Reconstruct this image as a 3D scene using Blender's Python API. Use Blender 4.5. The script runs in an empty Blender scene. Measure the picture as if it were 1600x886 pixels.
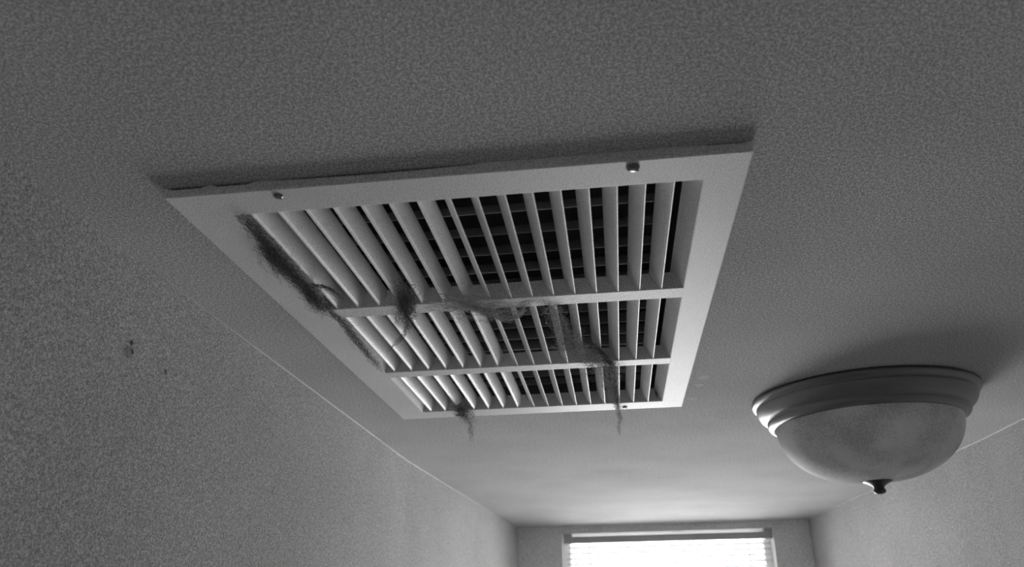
import bpy, bmesh, math, random
from mathutils import Vector, Matrix, noise as mnoise

S = bpy.context.scene
C = S.collection
R = math.radians

# ------------------------------------------------------------------ camera
CAM_Z = 2.056
CEIL = 2.400                       # ceiling height
pitch, yaw, roll = R(23.26), R(-6.933), R(-0.918)
fw = Vector((math.sin(yaw)*math.cos(pitch), math.cos(yaw)*math.cos(pitch), math.sin(pitch)))
rt = Vector((math.cos(yaw), -math.sin(yaw), 0))
up = rt.cross(fw)
rt2 = math.cos(roll)*rt + math.sin(roll)*up
up2 = -math.sin(roll)*rt + math.cos(roll)*up
cam = bpy.data.cameras.new('camera')
cam.sensor_width = 36.0
cam.lens = 36.0*1231.9/1600.0
cam.clip_start = 0.02
cam.dof.use_dof = True
cam.dof.focus_distance = 0.95
cam.dof.aperture_fstop = 9.0
cam_o = bpy.data.objects.new('camera', cam)
C.objects.link(cam_o)
m = Matrix((rt2, up2, -fw)).transposed().to_4x4()
m.translation = (0, 0, CAM_Z)
cam_o.matrix_world = m
S.camera = cam_o

# ------------------------------------------------------------------ light
SKY = 9.0
world = bpy.data.worlds.new('overcast_sky')
S.world = world
world.use_nodes = True
wn = world.node_tree
wn.nodes['Background'].inputs[0].default_value = (1, 1, 1, 1)
wn.nodes['Background'].inputs[1].default_value = SKY
# window position (shared by light portal, wall and window)
WX0, WX1, WZ0, WZ1, WY = -0.217, 0.597, 1.02, 2.378, 3.24
pl = bpy.data.lights.new('daylight_portal', 'AREA')
pl.shape = 'RECTANGLE'
pl.size = WX1-WX0
pl.size_y = WZ1-WZ0
pl.cycles.is_portal = True
plo = bpy.data.objects.new('daylight_portal', pl)
C.objects.link(plo)
plo.location = ((WX0+WX1)/2, WY+0.125, (WZ0+WZ1)/2)
plo.rotation_euler = (R(-90), 0, 0)      # faces into the room (-Y)

vs = S.view_settings
vs.view_transform = 'Standard'
vs.look = 'None'
vs.exposure = 1.03
vs.gamma = 1.0
vs.use_curve_mapping = False
S.cycles.max_bounces = 12
S.cycles.diffuse_bounces = 8
S.cycles.sample_clamp_indirect = 6.0

# ------------------------------------------------------------------ materials
def g(v):
    return (v, v, v, 1)

class NT:
    """small helper around a material's node tree"""
    def __init__(self, name):
        self.m = bpy.data.materials.new(name)
        self.m.use_nodes = True
        self.t = self.m.node_tree
        self.b = self.t.nodes['Principled BSDF']
        self.out = self.t.nodes['Material Output']
        self.tc = self.t.nodes.new('ShaderNodeTexCoord')
    def new(self, kind, **kw):
        n = self.t.nodes.new(kind)
        for k, v in kw.items():
            setattr(n, k, v)
        return n
    def link(self, a, b):
        self.t.links.new(a, b)
    def noise(self, scale, detail=2.0, rough=0.5, stretch=None):
        n = self.new('ShaderNodeTexNoise')
        n.inputs['Scale'].default_value = scale
        n.inputs['Detail'].default_value = detail
        n.inputs['Roughness'].default_value = rough
        if stretch:
            mp = self.new('ShaderNodeMapping')
            mp.inputs['Scale'].default_value = stretch
            self.link(self.tc.outputs['Object'], mp.inputs['Vector'])
            self.link(mp.outputs[0], n.inputs['Vector'])
        else:
            self.link(self.tc.outputs['Object'], n.inputs['Vector'])
        return n.outputs['Fac']
    def math(self, op, a, b=0.0, c=0.0):
        n = self.new('ShaderNodeMath', operation=op)
        for i, v in enumerate((a, b, c)):
            if isinstance(v, (int, float)):
                n.inputs[i].default_value = v
            else:
                self.link(v, n.inputs[i])
        return n.outputs[0]
    def ramp(self, v, lo, hi, a, b):
        n = self.new('ShaderNodeMapRange', interpolation_type='SMOOTHSTEP')
        n.inputs['From Min'].default_value = lo
        n.inputs['From Max'].default_value = hi
        n.inputs['To Min'].default_value = a
        n.inputs['To Max'].default_value = b
        self.link(v, n.inputs['Value'])
        return n.outputs[0]
    def blob(self, pos, r, warp=0.0, wscale=60.0):
        """1 inside a ragged spot of radius r round pos, 0 outside"""
        src = self.tc.outputs['Object']
        if warp:
            nz = self.new('ShaderNodeTexNoise')
            nz.inputs['Scale'].default_value = wscale
            self.link(src, nz.inputs['Vector'])
            sub = self.new('ShaderNodeVectorMath', operation='SUBTRACT')
            self.link(nz.outputs['Color'], sub.inputs[0])
            sub.inputs[1].default_value = (.5, .5, .5)
            sc = self.new('ShaderNodeVectorMath', operation='SCALE')
            self.link(sub.outputs[0], sc.inputs[0])
            sc.inputs['Scale'].default_value = warp
            ad = self.new('ShaderNodeVectorMath', operation='ADD')
            self.link(src, ad.inputs[0])
            self.link(sc.outputs[0], ad.inputs[1])
            src = ad.outputs[0]
        d = self.new('ShaderNodeVectorMath', operation='DISTANCE')
        self.link(src, d.inputs[0])
        d.inputs[1].default_value = pos
        return self.ramp(d.outputs['Value'], r*0.6, r, 1.0, 0.0)
    def color(self, v):
        self.link(v, self.b.inputs['Base Color'])
    def bump(self, h, strength, dist):
        n = self.new('ShaderNodeBump')
        n.inputs['Strength'].default_value = strength
        n.inputs['Distance'].default_value = dist
        self.link(h, n.inputs['Height'])
        self.link(n.outputs[0], self.b.inputs['Normal'])
    def set(self, **kw):
        for k, v in kw.items():
            self.b.inputs[k.replace('_', ' ')].default_value = v

def paint(name, base, rough=0.6, spec=0.3, speck=0.34, sscale=680, bump=0.25, dist=0.0005, bscale=600, stretch=None, marks=(), patches=()):
    n = NT(name)
    s = n.ramp(n.noise(sscale, 0.5), 0.38, 0.62, base*(1-speck), base*(1+speck))
    big = n.ramp(n.noise(5.0, 3.0), 0.3, 0.7, 0.95, 1.05)
    col = n.math('MULTIPLY', s, big)
    if speck > 0.3:
        col = n.math('MULTIPLY', col, n.ramp(n.noise(300, 0.5), 0.36, 0.64, 0.87, 1.13))
    for pos, r, k, warp in marks:
        f = n.blob(pos, r, warp)
        col = n.math('MULTIPLY', col, n.math('ADD', 1.0, n.math('MULTIPLY', f, k-1.0)))
    n.color(col)
    h = n.noise(bscale, 3.0, 0.6, stretch)
    h2 = n.noise(70, 2.0, 0.5)
    hh = n.math('ADD', h, n.math('MULTIPLY', h2, 0.8))
    for pos, r, k, warp in patches:
        hh = n.math('ADD', hh, n.math('MULTIPLY', n.blob(pos, r, warp, 25.0), k))
    n.bump(hh, bump, dist)
    n.set(Roughness=rough)
    n.b.inputs['Specular IOR Level'].default_value = spec
    return n.m

def metal(name, base, rough, metallic=1.0, speck=0.06, bump=0.02):
    n = NT(name)
    n.color(n.ramp(n.noise(500, 2.0), 0.3, 0.7, base*(1-speck), base*(1+speck)))
    n.set(Roughness=rough, Metallic=metallic)
    n.bump(n.noise(300, 2.0), bump, 0.0005)
    return n.m

M = {}
M['ceiling'] = paint('ceiling_paint', 0.57, rough=0.9, spec=0.06, bump=0.35,
    marks=[((0.150, 1.208, CEIL), 0.012, 1.22, 0.02), ((0.146, 1.25, CEIL), 0.010, 1.22, 0.02),
           ((0.143, 1.335, CEIL), 0.010, 1.2, 0.02), ((0.22, 1.46, CEIL), 0.05, 0.93, 0.08),
           ((0.0, 2.02, CEIL), 0.07, 0.93, 0.14), ((0.15, 2.1, CEIL), 0.06, 0.94, 0.12)],
    patches=[((-0.40, 0.60, CEIL), 0.055, 1.2, 0.03), ((-0.44, 0.70, CEIL), 0.03, 0.9, 0.03),
             ((0.20, 1.30, CEIL), 0.05, 0.5, 0.05)])
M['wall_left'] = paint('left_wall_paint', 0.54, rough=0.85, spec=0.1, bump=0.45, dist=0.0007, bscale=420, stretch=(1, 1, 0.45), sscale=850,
    marks=[((-0.464, 0.687, 2.316), 0.0034, 0.2, 0.002), ((-0.464, 0.684, 2.306), 0.0095, 0.6, 0.012),
           ((-0.464, 0.691, 2.3085), 0.0032, 0.4, 0.002),
           ((-0.464, 0.7535, 2.3064), 0.0036, 0.35, 0.002), ((-0.464, 0.775, 2.309), 0.003, 0.7, 0.003),
           ((-0.464, 1.055, 2.224), 0.004, 0.65, 0.004)],
    patches=[((-0.464, 0.63, 2.37), 0.02, 0.8, 0.02), ((-0.464, 0.70, 2.385), 0.012, 0.8, 0.02)])
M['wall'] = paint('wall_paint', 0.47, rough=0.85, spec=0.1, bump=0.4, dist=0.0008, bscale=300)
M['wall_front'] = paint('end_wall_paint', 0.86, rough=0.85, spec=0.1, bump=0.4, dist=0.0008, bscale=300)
M['caulk'] = paint('caulk_paint', 0.58, rough=0.5, speck=0.05, bump=0.1)
M['floor'] = paint('floor_boards', 0.75, rough=0.5, bscale=40)
M['trim'] = paint('white_trim_paint', 0.75, rough=0.35, spec=0.5, speck=0.05, bump=0.1)
M['register'] = paint('register_enamel', 0.88, rough=0.5, spec=0.2, speck=0.2, sscale=900, bump=0.10, dist=0.0004, bscale=300)
M['slat'] = paint('slat_enamel', 0.90, rough=0.42, spec=0.8, speck=0.16, sscale=900, bump=0.2, dist=0.0004, bscale=300)
M['damper'] = metal('dusty_damper_steel', 0.5, 0.7, 0.0, 0.15)
M['duct'] = metal('sooty_duct_steel', 0.09, 0.8, 0.0, 0.2)
M['screw'] = metal('tarnished_screw_steel', 0.25, 0.3, 1.0, 0.2)
M['nickel'] = metal('brushed_nickel', 0.30, 0.42, 1.0, 0.05)
M['finial'] = metal('dark_finial_metal', 0.10, 0.35, 1.0)

n = NT('alabaster_glass')
marble = n.ramp(n.noise(14.0, 4.0, 0.6), 0.35, 0.65, 0.86, 1.12)
fine = n.ramp(n.noise(420, 0.5), 0.36, 0.64, 0.8, 1.0)
col = n.math('MULTIPLY', marble, fine)
n.color(col)
n.set(Roughness=0.5)
n.b.inputs['Specular IOR Level'].default_value = 0.15
tr = n.new('ShaderNodeBsdfTranslucent')
n.link(n.math('MULTIPLY', col, 1.1), tr.inputs['Color'])
mx = n.new('ShaderNodeMixShader')
mx.inputs[0].default_value = 0.70
n.link(n.b.outputs[0], mx.inputs[1]); n.link(tr.outputs[0], mx.inputs[2])
n.link(mx.outputs[0], n.out.inputs['Surface'])
M['bowl'] = n.m

n = NT('blind_slat_vinyl')
n.color(n.ramp(n.noise(80, 1.0), 0.3, 0.7, 0.78, 0.82))
n.set(Roughness=0.5)
tr = n.new('ShaderNodeBsdfTranslucent')
tr.inputs['Color'].default_value = g(0.20)
mx = n.new('ShaderNodeMixShader')
mx.inputs[0].default_value = 0.5
n.link(n.b.outputs[0], mx.inputs[1]); n.link(tr.outputs[0], mx.inputs[2])
n.link(mx.outputs[0], n.out.inputs['Surface'])
M['blind'] = n.m
M['headrail'] = paint('headrail_enamel', 0.5, rough=0.4, speck=0.1, bump=0.05)
M['cord'] = paint('cord_cotton', 0.45, rough=0.8, speck=0.1)

n = NT('clear_glass')
n.set(Roughness=0.0, IOR=1.45)
gl = n.new('ShaderNodeBsdfGlass')
gl.inputs['IOR'].default_value = 1.45
trn = n.new('ShaderNodeBsdfTransparent')
trn.inputs['Color'].default_value = g(0.95)
glo = n.new('ShaderNodeBsdfGlossy')
glo.inputs['Roughness'].default_value = 0.02
glo.inputs['Color'].default_value = g(0.9)
mx = n.new('ShaderNodeMixShader')
fr = n.new('ShaderNodeFresnel')
n.link(fr.outputs[0], mx.inputs[0])
n.link(trn.outputs[0], mx.inputs[1]); n.link(glo.outputs[0], mx.inputs[2])
n.link(mx.outputs[0], n.out.inputs['Surface'])
M['glass'] = n.m

def lint_mat(name, base):
    n = NT(name)
    n.color(n.ramp(n.noise(200, 2.0), 0.3, 0.7, base*0.7, base*1.3))
    n.set(Roughness=0.95)
    n.b.inputs['Specular IOR Level'].default_value = 0.1
    return n.m
M['lint_dark'] = lint_mat('dark_dust_lint', 0.2)
M['lint_grey'] = lint_mat('grey_dust_lint', 0.55)

# ------------------------------------------------------------------ object helpers
def link(name, me, mat, parent=None, loc=None):
    o = bpy.data.objects.new(name, me)
    C.objects.link(o)
    if mat is not None:
        me.materials.append(mat)
    if parent is not None:
        o.parent = parent
    return o

def finish(name, bm, mat, parent=None, origin=None, smooth=False):
    """bm is in world coordinates; it is moved so that its object sits at origin"""
    org = Vector(origin) if origin is not None else Vector((0, 0, 0))
    base = parent.matrix_world.translation.copy() if parent is not None else Vector((0, 0, 0))
    if parent is not None:
        base = Vector(parent['base'])
    if origin is None:
        org = base
    bmesh.ops.translate(bm, verts=bm.verts, vec=-org)
    bmesh.ops.recalc_face_normals(bm, faces=bm.faces)
    me = bpy.data.meshes.new(name)
    bm.to_mesh(me)
    bm.free()
    if smooth:
        for p in me.polygons:
            p.use_smooth = True
    o = link(name, me, mat, parent)
    o.location = org - base
    o['base'] = tuple(org)
    return o

def clean():
    for o in S.objects:
        if 'base' in o:
            del o['base']

def thing(name, label, cat, loc, group=None):
    o = bpy.data.objects.new(name, None)
    C.objects.link(o)
    o.location = loc
    o.empty_display_size = 0.05
    o['base'] = tuple(loc)
    o['label'] = label
    o['category'] = cat
    if group:
        o['group'] = group
    return o

def tag(o, label, cat, group=None):
    o['label'] = label
    o['category'] = cat
    if group:
        o['group'] = group
    return o

def box(bm, x0, x1, y0, y1, z0, z1, bevel=0.0, seg=2):
    vs_ = [bm.verts.new((x, y, z)) for z in (z0, z1) for y in (y0, y1) for x in (x0, x1)]
    fs = [bm.faces.new([vs_[i] for i in f]) for f in
          ((0, 2, 3, 1), (4, 5, 7, 6), (0, 1, 5, 4), (2, 6, 7, 3), (0, 4, 6, 2), (1, 3, 7, 5))]
    if bevel:
        es = list({e for f in fs for e in f.edges})
        bmesh.ops.bevel(bm, geom=es, offset=bevel, segments=seg, affect='EDGES', profile=0.5)

def prism(bm, poly, axis, a, b):
    """extrude a closed polygon of 2D points along axis 'x' or 'y' between a and b"""
    def P(p, t):
        return (t, p[0], p[1]) if axis == 'x' else (p[0], t, p[1])
    v0 = [bm.verts.new(P(p, a)) for p in poly]
    v1 = [bm.verts.new(P(p, b)) for p in poly]
    k = len(poly)
    bm.faces.new(v0[::-1]); bm.faces.new(v1)
    for i in range(k):
        j = (i+1) % k
        bm.faces.new((v0[i], v0[j], v1[j], v1[i]))

def lathe(bm, prof, cx, cy, seg=72):
    rings = []
    for r, z in prof:
        if r < 1e-6:
            rings.append([bm.verts.new((cx, cy, z))])
        else:
            rings.append([bm.verts.new((cx+r*math.cos(2*math.pi*i/seg), cy+r*math.sin(2*math.pi*i/seg), z)) for i in range(seg)])
    for a, b in zip(rings, rings[1:]):
        for i in range(seg):
            j = (i+1) % seg
            if len(a) == 1 and len(b) == 1:
                continue
            if len(a) == 1:
                bm.faces.new((a[0], b[j], b[i]))
            elif len(b) == 1:
                bm.faces.new((a[i], a[j], b[0]))
            else:
                bm.faces.new((a[i], a[j], b[j], b[i]))

def tube(bm, pts, rad, n=6):
    pts = [Vector(p) for p in pts]
    rings = []
    for i, p in enumerate(pts):
        d = (pts[min(i+1, len(pts)-1)] - pts[max(i-1, 0)]).normalized()
        a = d.orthogonal().normalized(); b = d.cross(a)
        r = rad(i/(len(pts)-1)) if callable(rad) else rad
        rings.append([bm.verts.new(p + a*r*math.cos(2*math.pi*k/n) + b*r*math.sin(2*math.pi*k/n)) for k in range(n)])
    for A, B in zip(rings, rings[1:]):
        for k in range(n):
            bm.faces.new((A[k], A[(k+1) % n], B[(k+1) % n], B[k]))
    bm.faces.new(rings[0][::-1]); bm.faces.new(rings[-1])

def structure(o):
    o['kind'] = 'structure'
    return o

# ------------------------------------------------------------------ room shell
XL, XR = -0.464, 0.787            # side walls
XLW, XRW = -0.388, 0.729          # where they meet the window wall
YB, YF, YBEND = -1.6, WY, 1.78    # back wall, window wall, where the side walls bend inward
TH = 0.12
# opening for the register
HX0, HX1, HY0, HY1 = -0.335, 0.104, 0.565, 1.325

bm = bmesh.new()
for x0, x1, y0, y1 in ((-0.62, HX0, YB-TH, YF+TH), (HX1, 0.95, YB-TH, YF+TH), (HX0, HX1, YB-TH, HY0), (HX0, HX1, HY1, YF+TH)):
    box(bm, x0, x1, y0, y1, CEIL, CEIL+0.015)
bmesh.ops.remove_doubles(bm, verts=bm.verts, dist=1e-6)
structure(finish('ceiling', bm, M['ceiling']))

bm = bmesh.new()
box(bm, -0.62, 0.95, YB-TH, YF+TH, -0.05, 0.0)
structure(finish('floor', bm, M['floor']))

def side_wall(name, xin, xw, sgn, mat):
    bm = bmesh.new()
    poly = [(xin, YB), (xin, YBEND), (xw, YF), (xw + sgn*TH*1.6, YF), (xin + sgn*TH, YBEND), (xin + sgn*TH, YB)]
    v0 = [bm.verts.new((p[0], p[1], 0)) for p in poly]
    v1 = [bm.verts.new((p[0], p[1], CEIL)) for p in poly]
    bm.faces.new(v0); bm.faces.new(v1)
    for i in range(6):
        j = (i+1) % 6
        bm.faces.new((v0[i], v0[j], v1[j], v1[i]))
    return structure(finish(name, bm, mat))
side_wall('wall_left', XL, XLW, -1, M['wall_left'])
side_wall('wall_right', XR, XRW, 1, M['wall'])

bm = bmesh.new()
for x0, x1, z0, z1 in ((-0.58, WX0, 0, CEIL), (WX1, 0.92, 0, CEIL), (WX0, WX1, 0, WZ0), (WX0, WX1, WZ1, CEIL)):
    box(bm, x0, x1, YF, YF+TH, z0, z1)
bmesh.ops.remove_doubles(bm, verts=bm.verts, dist=1e-6)
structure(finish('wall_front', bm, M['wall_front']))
bm = bmesh.new()
box(bm, -0.58, 0.92, YB-TH, YB, 0, CEIL)
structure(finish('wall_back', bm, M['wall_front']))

# painted caulk beads along the ceiling corners
def bead(name, pts, r):
    bm = bmesh.new()
    rnd = random.Random(len(name))
    fine = []
    for a, b in zip(pts, pts[1:]):
        a, b = Vector(a), Vector(b)
        k = max(2, int((b-a).length/0.03))
        fine += [a.lerp(b, i/k) for i in range(k)]
    fine.append(Vector(pts[-1]))
    tube(bm, fine, lambda t: r*(0.6+0.5*rnd.random())*min(1.0, 0.15+5*t), 8)
    return structure(finish(name, bm, M['caulk'], smooth=True))
bead('trim_1', [(XL, 0.70, CEIL), (XL, YBEND, CEIL), (XLW, YF, CEIL)], 0.0016)
bead('trim_2', [(XR, 0.90, CEIL), (XR, YBEND, CEIL), (XRW, YF, CEIL)], 0.0016)

# ------------------------------------------------------------------ window
win = bpy.data.objects.new('window_1', None)
C.objects.link(win)
win.location = ((WX0+WX1)/2, WY, WZ0)
win['base'] = tuple(win.location)
win['kind'] = 'structure'
yj0, yj1 = WY+0.001, WY+TH-0.001
def wpart(name, mat, *b, bevel=0.0015):
    bm = bmesh.new(); box(bm, *b, bevel=bevel)
    return finish(name, bm, mat, win)
wpart('jamb', M['trim'], WX0, WX0+0.004, yj0, yj1, WZ0+0.03, WZ1-0.004, bevel=0.0006)
wpart('jamb', M['trim'], WX1-0.004, WX1, yj0, yj1, WZ0+0.03, WZ1-0.004, bevel=0.0006)
wpart('head_jamb', M['trim'], WX0, WX1, yj0, yj1, WZ1-0.004, WZ1, bevel=0.0006)
wpart('sill', M['trim'], WX0-0.0, WX1, WY-0.0, WY+TH-0.001, WZ0, WZ0+0.03, bevel=0.004)
sy0, sy1 = WY+0.062, WY+0.098
fx0, fx1, fz0, fz1 = WX0+0.004, WX1-0.004, WZ0+0.03, WZ1-0.004
mz = 1.66
wpart('sash_stile', M['trim'], fx0, fx0+0.03, sy0, sy1, fz0, fz1)
wpart('sash_stile', M['trim'], fx1-0.03, fx1, sy0, sy1, fz0, fz1)
wpart('sash_rail', M['trim'], fx0+0.03, fx1-0.03, sy0, sy1, fz1-0.022, fz1)
wpart('sash_rail', M['trim'], fx0+0.03, fx1-0.03, sy0, sy1, fz0, fz0+0.05)
wpart('meeting_rail', M['trim'], fx0+0.03, fx1-0.03, sy0, sy1, mz-0.02, mz+0.02)
wpart('pane', M['glass'], fx0+0.03, fx1-0.03, sy0+0.016, sy0+0.020, mz+0.02, fz1-0.022, bevel=0)
wpart('pane', M['glass'], fx0+0.03, fx1-0.03, sy0+0.016, sy0+0.020, fz0+0.05, mz-0.02, bevel=0)

# ------------------------------------------------------------------ mini blind
BX0, BX1 = -0.202, 0.590
HRZ0, HRZ1 = 2.337, 2.362
blind = thing('window_blind', 'white slatted mini blind with grey headrail hanging inside the bright window', 'blind', ((BX0+BX1)/2, WY+0.03, HRZ0))
bm = bmesh.new(); box(bm, BX0, BX1, WY+0.012, WY+0.042, HRZ0, HRZ1, bevel=0.002)
finish('headrail', bm, M['headrail'], blind)
for x0, x1 in ((BX0-0.004, BX0+0.028), (BX1-0.028, BX1+0.002)):
    bm = bmesh.new()
    box(bm, x0, x1, WY+0.009, WY+0.045, HRZ0-0.001, WZ1-0.005, bevel=0.0015)
    finish('mounting_bracket', bm, M['headrail'], blind)
NS = 62
slat_me = None
for i in range(NS):
    z = HRZ0 - 0.016 - 0.0205*i
    if slat_me is None:
        bm = bmesh.new()
        t0, t1 = [], []
        for k in range(7):
            u = (k/6-0.5)*0.025
            c = 0.0022*(1-(u/0.0125)**2)
            # tilted: room-side edge up, gently crowned across the width
            a = R(-18)
            yy = u*math.cos(a) - c*math.sin(a)
            zz = u*math.sin(a) + c*math.cos(a)
            t0.append(bm.verts.new((BX0+0.006, WY+0.027+yy, z+zz)))
            t1.append(bm.verts.new((BX1-0.006, WY+0.027+yy, z+zz)))
        for k in range(6):
            bm.faces.new((t0[k], t0[k+1], t1[k+1], t1[k]))
        o = finish('blind_slat', bm, M['blind'], blind, origin=((BX0+BX1)/2, WY+0.027, z), smooth=True)
        slat_me = o
    else:
        o = slat_me.copy(); C.objects.link(o); o.parent = blind
        o.location.z = z - HRZ0
zb = HRZ0 - 0.016 - 0.0205*NS
bm = bmesh.new(); box(bm, BX0+0.006, BX1-0.006, WY+0.016, WY+0.038, zb-0.006, zb+0.006, bevel=0.002)
finish('bottom_rail', bm, M['headrail'], blind)
for x in (-0.107, 0.50):
    bm = bmesh.new()
    for dy in (0.0155, 0.0385):
        tube(bm, [(x, WY+dy, HRZ0), (x, WY+dy, zb)], 0.0009, 6)
    finish('ladder_cord', bm, M['cord'], blind)

# ------------------------------------------------------------------ return-air register
FZ0, FZ1 = CAM_Z+0.335, CEIL      # face plane and ceiling plane
OX0, OX1, OY0, OY1 = -0.363, 0.126, 0.544, 1.3514
IX0, IX1, IY0, IY1 = -0.3165, 0.0897, 0.5838, 1.3059
reg = thing('air_return_register', 'white metal return-air grille with angled slats, screwed to the ceiling and hung with lint', 'vent', (-0.118, 0.948, CEIL))

# flange: flat picture frame with rounded outer edge and a lip up to the ceiling
bm = bmesh.new()
def rect_ring(x0, x1, y0, y1, zf, nx=60, ny=40):
    pts = []
    for i in range(nx): pts.append((x0+(x1-x0)*i/nx, y0))
    for i in range(ny): pts.append((x1, y0+(y1-y0)*i/ny))
    for i in range(nx): pts.append((x1-(x1-x0)*i/nx, y1))
    for i in range(ny): pts.append((x0, y1-(y1-y0)*i/ny))
    return [bm.verts.new((x, y, zf(x, y))) for x, y in pts]
def gap_top(x, y):
    # the lip does not touch the bowed ceiling everywhere: a thin gap stays open
    if y < OY0+0.004:
        u = (x-OX0)/(OX1-OX0)
        if 0.01 < u < 0.155 and not 0.07 < u < 0.085: return FZ1-0.0023
        if 0.185 < u < 0.56: return FZ1-0.0006-0.0015*math.sin(math.pi*(u-0.185)/0.375)
        if 0.93 < u < 0.985: return FZ1-0.0009
        return FZ1+0.0003
    if x > OX1-0.004:
        return FZ1-0.0012
    return FZ1+0.0002
b = 0.0014
rings = [
    rect_ring(OX0+0.0015, OX1-0.0015, OY0+0.0015, OY1-0.0015, gap_top),
    rect_ring(OX0, OX1, OY0, OY1, gap_top),
    rect_ring(OX0, OX1, OY0, OY1, lambda x, y: FZ0+b),
    rect_ring(OX0+b*0.3, OX1-b*0.3, OY0+b*0.3, OY1-b*0.3, lambda x, y: FZ0+b*0.3),
    rect_ring(OX0+b, OX1-b, OY0+b, OY1-b, lambda x, y: FZ0),
    rect_ring(IX0-0.0015, IX1+0.0015, IY0-0.0015, IY1+0.0015, lambda x, y: FZ0),
    rect_ring(IX0-0.0004, IX1+0.0004, IY0-0.0004, IY1+0.0004, lambda x, y: FZ0+0.0005),
    rect_ring(IX0, IX1, IY0, IY1, lambda x, y: FZ0+0.0016),
]
SL_H = 0.0205                     # slat height
TL, TR = 0.33, 0.56               # lean of the left and right slats (dx per dz)
last = rect_ring(IX0, IX1, IY0, IY1, lambda x, y: FZ0+SL_H+0.002)
for v in last:
    if abs(v.co.x-IX0) < 1e-5: v.co.x += 0.62*SL_H
    if abs(v.co.x-IX1) < 1e-5: v.co.x -= TR*SL_H
rings.append(last)
for A, B in zip(rings, rings[1:]):
    k = len(A)
    for i in range(k):
        j = (i+1) % k
        bm.faces.new((A[i], A[j], B[j], B[i]))
fr_o = finish('frame', bm, M['register'], reg)

# slats: two banks leaning away from each other
def slat_bm(x, lean, bend):
    """plate with a rolled lower edge; lean = dx of the upper edge per unit height"""
    bm = bmesh.new()
    h = SL_H
    t = 0.0008
    # curved blade: the lower part leans more than the upper part
    k = 10
    def cx(u):
        return lean*h*(1.0*u + bend*u*(1.0-u))
    lo = [(cx(i/k) - t, h*i/k) for i in range(k+1)]
    hi = [(cx(i/k) + t, h*i/k) for i in range(k+1)]
    lo[0] = (lo[0][0]+t*0.5, -0.0001); hi[0] = (hi[0][0]-t*0.5, -0.0001)
    lo.insert(1, (-t*1.1, 0.0006)); hi.insert(1, (t*1.1, 0.0006))
    poly = [(x + px, FZ0+0.0006+pz) for px, pz in lo + hi[::-1]]
    prism(bm, poly, 'y', IY0-0.004, IY1+0.004)
    return bm
first = {}
for i in range(16):
    left = i < 7
    x = -0.3028+0.02508*i if left else -0.1236+0.0238*(i-7)
    if left not in first:
        first[left] = finish('slat', slat_bm(x, TL if left else -TR, 1.5 if left else 0.5), M['slat'], reg, origin=(x, 0.948, FZ0))
    else:
        o = first[left].copy(); C.objects.link(o); o.parent = reg
        o.location.x = x - reg.location.x

# cross bars over the slats
for y0, y1 in ((0.8155, 0.8435), (1.0690, 1.0955)):
    bm = bmesh.new()
    poly = [(y0+0.0006, FZ0-0.0002), (y1-0.0006, FZ0-0.0002), (y1, FZ0+0.0008), (y1, FZ0+SL_H-0.001), (y0, FZ0+SL_H-0.001), (y0, FZ0+0.0008)]
    prism(bm, poly, 'x', IX0-0.001, IX1+0.001)
    finish('cross_bar', bm, M['register'], reg)

# screws
def screw(x, y, r, hgt, tilt=0.0):
    bm = bmesh.new()
    prof = [(r*0.98, FZ0+0.0008), (r, FZ0+0.0002), (r*0.95, FZ0-hgt*0.45), (r*0.72, FZ0-hgt*0.85), (r*0.35, FZ0-hgt), (0, FZ0-hgt*1.03)]
    lathe(bm, prof, x, y, 24)
    o = finish('screw', bm, M['screw'], reg, smooth=True)
    bm = bmesh.new()
    box(bm, x-r*0.8, x+r*0.8, y-r*0.13, y+r*0.13, FZ0-hgt*1.06, FZ0-hgt*0.8)
    bmesh.ops.rotate(bm, verts=bm.verts, cent=(x, y, FZ0), matrix=Matrix.Rotation(tilt, 3, 'Z'))
    finish('screw_slot', bm, M['duct'], o)
screw(-0.2655, 0.5550, 0.0042, 0.0020, 0.9)
screw(0.0320, 0.5535, 0.0056, 0.0034, 0.3)
screw(-0.2600, 1.3360, 0.0042, 0.0022, 0.2)
screw(0.0285, 1.3330, 0.0042, 0.0024, 0.5)

# damper louvres behind the slats, running across
ND = 15
boot = thing('duct_boot', 'dark sheet-metal duct with cross louvres seen through the slats of the ceiling grille', 'duct', (-0.118, 0.948, CEIL+0.0155))
dfirst = None
for i in range(ND):
    y = 0.640+0.048*i
    z = CEIL+0.032
    if dfirst is None:
        bm = bmesh.new()
        poly = [(y, z), (y+0.0012, z-0.0002), (y+0.0267, z+0.0226), (y+0.0255, z+0.0230)]
        prism(bm, poly, 'x', -0.325, 0.060)
        dfirst = finish('damper_louver', bm, M['damper'], boot, origin=(-0.13, y, z))
    else:
        o = dfirst.copy(); C.objects.link(o); o.parent = boot
        o.location.y = y - boot.location.y

# duct boot above the ceiling
bm = bmesh.new()
dx0, dx1, dy0, dy1, dz = HX0-0.002, HX1+0.002, HY0-0.002, HY1+0.002, CEIL+0.28
for b_ in ((dx0-0.001, dx0, dy0, dy1, CEIL+0.0155, dz), (dx1, dx1+0.001, dy0, dy1, CEIL+0.0155, dz),
          (dx0, dx1, dy0-0.001, dy0, CEIL+0.0155, dz), (dx0, dx1, dy1, dy1+0.001, CEIL+0.0155, dz), (dx0-0.001, dx1+0.001, dy0-0.001, dy1+0.001, dz, dz+0.001)):
    box(bm, *b_)
finish('duct_shell', bm, M['duct'], boot)

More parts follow.
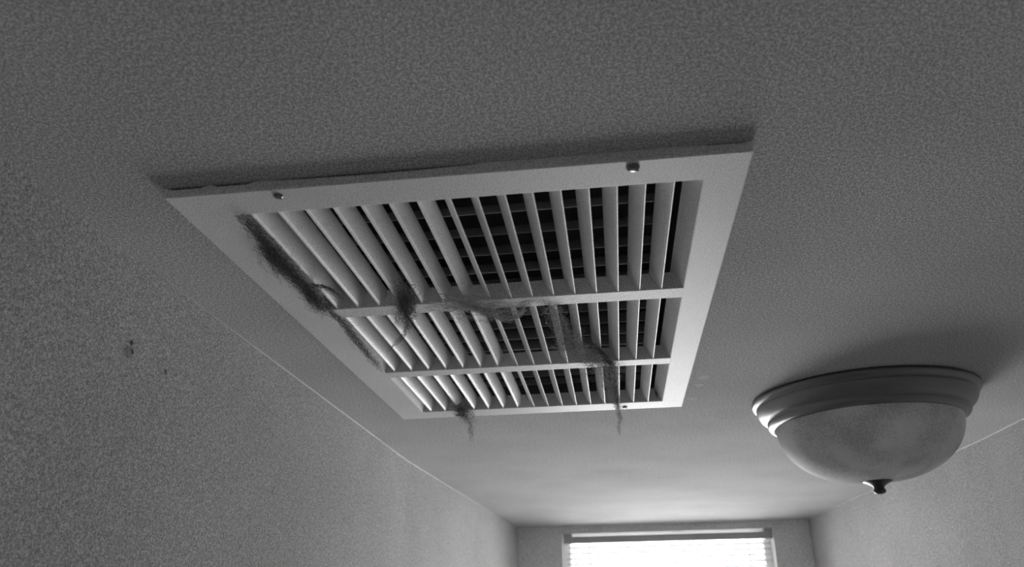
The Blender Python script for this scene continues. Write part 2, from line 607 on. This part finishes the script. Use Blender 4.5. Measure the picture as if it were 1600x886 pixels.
# ------------------------------------------------------------------ ceiling lamp
LX, LY = 0.428, 1.372
lamp = thing('ceiling_lamp', 'flush-mount ceiling lamp with brushed metal ring, frosted bowl and dark finial', 'lamp', (LX, LY, CEIL))
bm = bmesh.new()
prof = [(0.0, 0.0005), (0.176, 0.0005), (0.1795, 0.002), (0.1805, 0.005), (0.1790, 0.0085), (0.1745, 0.0105),
        (0.1725, 0.0125), (0.1738, 0.0150), (0.1735, 0.0180), (0.1712, 0.0235), (0.1675, 0.0290), (0.1625, 0.0335),
        (0.1585, 0.0355), (0.1575, 0.0375), (0.1585, 0.0395), (0.1580, 0.0425), (0.1555, 0.0460), (0.1515, 0.0485),
        (0.1480, 0.0492), (0.1455, 0.0480), (0.1450, 0.0440), (0.1450, 0.0300), (0.0, 0.0300)]
lathe(bm, [(r, CEIL-z) for r, z in prof], LX, LY, 128)
finish('metal_ring', bm, M['nickel'], lamp, smooth=True)
bm = bmesh.new()
outer = []
for i in range(25):
    a = (i/24)*math.pi/2
    r = 0.1462*math.cos(a)**0.82 if i < 24 else 0.0
    z = 0.046+0.0965*math.sin(a)
    outer.append((r, z))
outer = [(0.1445, 0.036)] + outer
th = 0.004
inner = [(max(r-th, 0.0), z-th*(0.2+0.8*(z-0.036)/0.106)) for r, z in outer][::-1]
lathe(bm, [(r, CEIL-z) for r, z in outer] + [(r, CEIL-z) for r, z in inner], LX, LY, 96)
finish('glass_bowl', bm, M['bowl'], lamp, smooth=True)
bm = bmesh.new()
prof = [(0.0, 0.1405), (0.0235, 0.1400), (0.0240, 0.1412), (0.0215, 0.1430), (0.0150, 0.1462), (0.0095, 0.1495), (0.0078, 0.1520), (0.0082, 0.1535), (0.0095, 0.1555),
        (0.0097, 0.1580), (0.0080, 0.1605), (0.0045, 0.1620), (0.0, 0.1624)]
lathe(bm, [(r, CEIL-z) for r, z in prof], LX, LY, 40)
finish('finial', bm, M['finial'], lamp, smooth=True)

# ------------------------------------------------------------------ lint hanging from the register
def strands(bm, rnd, path, n, spread, rad, length=(0.25, 0.8), wander=0.006, taper=True, flat=0.5):
    """loose fibres that follow a path of world points, scattered about it"""
    pts = [Vector(p) for p in path]
    seg = [(b-a).length for a, b in zip(pts, pts[1:])]
    tot = sum(seg)
    def at(s):
        s = max(0.0, min(1.0, s))*tot
        for (a, b), l in zip(zip(pts, pts[1:]), seg):
            if s <= l or l == seg[-1] and b is pts[-1]:
                return a.lerp(b, min(1.0, s/max(l, 1e-9)))
            s -= l
        return pts[-1].copy()
    for _ in range(int(n*0.5)):
        ln = rnd.uniform(*length)
        s0 = rnd.uniform(-0.05, 1.05-ln)
        k = max(5, int(ln*tot/0.004))
        k = min(k, 22)
        sp0 = 1.25*(spread(max(0, min(1, s0+ln/2))) if callable(spread) else spread)
        off = Vector((rnd.gauss(0, sp0), rnd.gauss(0, sp0), rnd.gauss(0, sp0*flat)))
        seed = Vector((rnd.uniform(0, 100), rnd.uniform(0, 100), rnd.uniform(0, 100)))
        line = []
        for i in range(k+1):
            s = s0 + ln*i/k
            q = at(s) + off
            nv = mnoise.noise_vector(seed + Vector((i*0.45, 0, 0)))*wander
            nv.z *= 0.7
            p = q + nv
            p.z = min(p.z, FZ0-0.0010)
            line.append(p)
        r0 = rad*rnd.uniform(0.6, 1.4)
        tube(bm, line, (lambda t: r0*(1-0.6*t)) if taper else r0, 3)

def lint(name, label, mat, specs, seed, origin):
    bm = bmesh.new()
    rnd = random.Random(seed)
    for path, n, spread, rad, kw in specs:
        strands(bm, rnd, path, n, spread, rad, **kw)
    o = finish(name, bm, mat, origin=origin)
    tag(o, label, 'dust', 'lint caught on the ceiling grille')
    return o

def crease(parent, mat, specs, seed):
    bm = bmesh.new()
    rnd = random.Random(seed)
    for path, n, spread, rad, kw in specs:
        strands(bm, rnd, path, n, spread, rad, **kw)
    o = finish('lint_crease', bm, mat, parent)
    o['label'] = 'darker matted crease of lint'

Z = 2.389
lint('dust_lint', 'long dark dust lint hanging along the left edge of the grille', M['lint_dark'], [
    ([(-0.309, 0.590, Z), (-0.312, 0.629, Z), (-0.314, 0.667, Z), (-0.314, 0.706, Z), (-0.313, 0.749, Z), (-0.314, 0.796, Z), (-0.311, 0.823, Z)], 420, 0.0040, 0.00022, dict(length=(.12, .45), wander=0.008)),
    ([(-0.311, 0.640, Z), (-0.317, 0.671, 2.388), (-0.320, 0.691, 2.384), (-0.321, 0.703, 2.382)], 200, 0.0045, 0.0002, dict(wander=0.006)),
    ([(-0.315, 0.754, Z), (-0.318, 0.792, Z), (-0.319, 0.811, Z), (-0.313, 0.813, Z)], 160, 0.0035, 0.0002, dict(wander=0.006)),
    ([(-0.310, 0.737, Z), (-0.296, 0.741, Z), (-0.288, 0.757, Z), (-0.285, 0.784, Z)], 90, 0.002, 0.0002, dict(wander=0.005)),
    ([(-0.311, 0.820, Z), (-0.310, 0.867, Z), (-0.313, 0.961, Z), (-0.315, 1.055, Z)], 110, 0.002, 0.0002, dict(length=(.2, .6), wander=0.007)),
    ([(-0.311, 0.823, Z), (-0.306, 0.845, Z), (-0.298, 0.871, Z)], 18, 0.001, 0.0002, dict(wander=0.004)),
    ([(-0.311, 0.872, Z), (-0.317, 0.909, Z), (-0.326, 0.951, Z)], 8, 0.001, 0.00018, dict(wander=0.004)),
], 1, (-0.312, 0.60, 2.39))
lint('dust_lint', 'dark tuft of dust lint draped over the near cross bar left of centre', M['lint_dark'], [
    ([(-0.206, 0.754, 2.394), (-0.211, 0.779, 2.392), (-0.220, 0.808, Z), (-0.228, 0.848, Z), (-0.239, 0.884, Z)], 300, lambda s: 0.0062*(1-0.6*s), 0.0002, dict(length=(.2, .7), wander=0.008)),
    ([(-0.231, 0.869, Z), (-0.250, 0.909, 2.386), (-0.273, 0.943, 2.386), (-0.287, 0.967, 2.386)], 30, 0.0012, 0.0002, dict(length=(.4, .9), wander=0.005)),
    ([(-0.236, 0.836, Z), (-0.248, 0.874, 2.386)], 20, 0.0015, 0.0002, dict(wander=0.004)),
    ([(-0.237, 0.880, Z), (-0.237, 0.899, 2.386)], 12, 0.001, 0.0002, dict(wander=0.004)),
], 2, (-0.215, 0.80, 2.39))
lint('dust_lint', 'pale wispy swag of dust lint looped along the middle of the near cross bar', M['lint_grey'], [
    ([(-0.170, 0.802, Z), (-0.149, 0.826, Z), (-0.139, 0.844, Z), (-0.124, 0.860, 2.387), (-0.110, 0.868, 2.386), (-0.097, 0.858, 2.387), (-0.089, 0.840, Z), (-0.078, 0.821, Z), (-0.063, 0.828, Z)], 120, 0.0018, 0.00028, dict(length=(.15, .6), wander=0.006)),
    ([(-0.182, 0.822, Z), (-0.167, 0.831, Z), (-0.147, 0.840, Z), (-0.128, 0.853, Z)], 130, 0.009, 0.00024, dict(wander=0.012)),
    ([(-0.175, 0.790, Z), (-0.148, 0.802, Z), (-0.121, 0.814, Z), (-0.090, 0.824, Z)], 110, 0.008, 0.00024, dict(wander=0.012)),
    ([(-0.130, 0.84, Z), (-0.115, 0.852, Z), (-0.098, 0.848, Z)], 110, 0.006, 0.00024, dict(wander=0.010)),
    ([(-0.147, 0.810, Z), (-0.140, 0.837, Z), (-0.125, 0.850, Z), (-0.111, 0.850, Z)], 60, 0.0010, 0.0002, dict(length=(.4, .9), wander=0.003)),
    ([(-0.112, 0.808, Z), (-0.099, 0.792, Z), (-0.091, 0.780, Z)], 12, 0.002, 0.00018, dict(wander=0.008)),
    ([(-0.166, 0.796, Z), (-0.156, 0.791, Z), (-0.152, 0.809, Z)], 24, 0.0015, 0.00018, dict(wander=0.005)),
    ([(-0.142, 0.873, Z), (-0.132, 0.879, Z), (-0.127, 0.865, Z)], 14, 0.002, 0.00018, dict(wander=0.006)),
    ([(-0.09, 0.86, Z), (-0.08, 0.845, Z), (-0.07, 0.85, Z)], 16, 0.003, 0.00018, dict(wander=0.008)),
], 3, (-0.125, 0.83, 2.39))
veil = lint('dust_lint', 'grey veil of dust lint trailing down right of centre to the far edge', M['lint_grey'], [
    ([(-0.063, 0.824, Z), (-0.057, 0.845, Z), (-0.053, 0.892, Z), (-0.047, 0.935, Z), (-0.040, 0.987, Z)], 150, 0.005, 0.00018, dict(length=(.2, .6), wander=0.010)),
    ([(-0.050, 0.950, Z), (-0.033, 1.001, Z), (-0.017, 1.040, Z), (-0.001, 1.080, Z), (0.009, 1.119, Z)], 230, 0.0085, 0.0003, dict(length=(.2, .6), wander=0.012)),
    ([(0.001, 1.105, Z), (0.006, 1.198, Z), (0.011, 1.264, Z), (0.017, 1.342, Z)], 190, lambda s: 0.0055*(1-0.75*s), 0.0002, dict(length=(.2, .6), wander=0.008)),
    ([(-0.049, 0.923, Z), (-0.047, 0.999, Z), (-0.035, 1.043, Z)], 60, 0.004, 0.00018, dict(wander=0.01)),
    ([(0.017, 1.333, Z), (0.019, 1.379, 2.381), (0.016, 1.423, 2.374), (0.019, 1.466, 2.368)], 34, 0.0012, 0.00022, dict(length=(.3, .8), wander=0.005)),
    ([(0.017, 1.345, 2.386), (0.020, 1.365, 2.383), (0.023, 1.385, 2.381), (0.022, 1.403, 2.376)], 40, 0.0018, 0.00022, dict(length=(.3, .8), wander=0.005)),
], 4, (-0.02, 1.05, 2.39))
crease(veil, M['lint_dark'], [
    ([(-0.025, 0.959, Z), (-0.012, 0.994, Z), (0.000, 1.038, Z), (0.009, 1.087, Z), (0.012, 1.139, Z)], 200, 0.0022, 0.0002, dict(length=(.2, .6), wander=0.006)),
    ([(0.012, 1.139, Z), (0.014, 1.24, Z), (0.017, 1.335, 2.388), (0.018, 1.37, 2.383)], 90, 0.0015, 0.0002, dict(length=(.2, .7), wander=0.006)),
], 5)
lint('dust_lint', 'small dark tuft of dust lint dangling from the far edge of the grille', M['lint_dark'], [
    ([(-0.244, 1.255, Z), (-0.246, 1.293, Z), (-0.247, 1.326, 2.386), (-0.248, 1.357, 2.382)], 220, 0.0050, 0.0002, dict(wander=0.010)),
    ([(-0.246, 1.335, 2.386), (-0.246, 1.368, 2.381), (-0.250, 1.396, 2.376), (-0.258, 1.456, 2.369)], 34, 0.0016, 0.0002, dict(length=(.3, .9), wander=0.006)),
    ([(-0.265, 1.326, Z), (-0.260, 1.331, Z)], 40, 0.002, 0.0002, dict(wander=0.004)),
], 6, (-0.247, 1.33, 2.39))

clean()
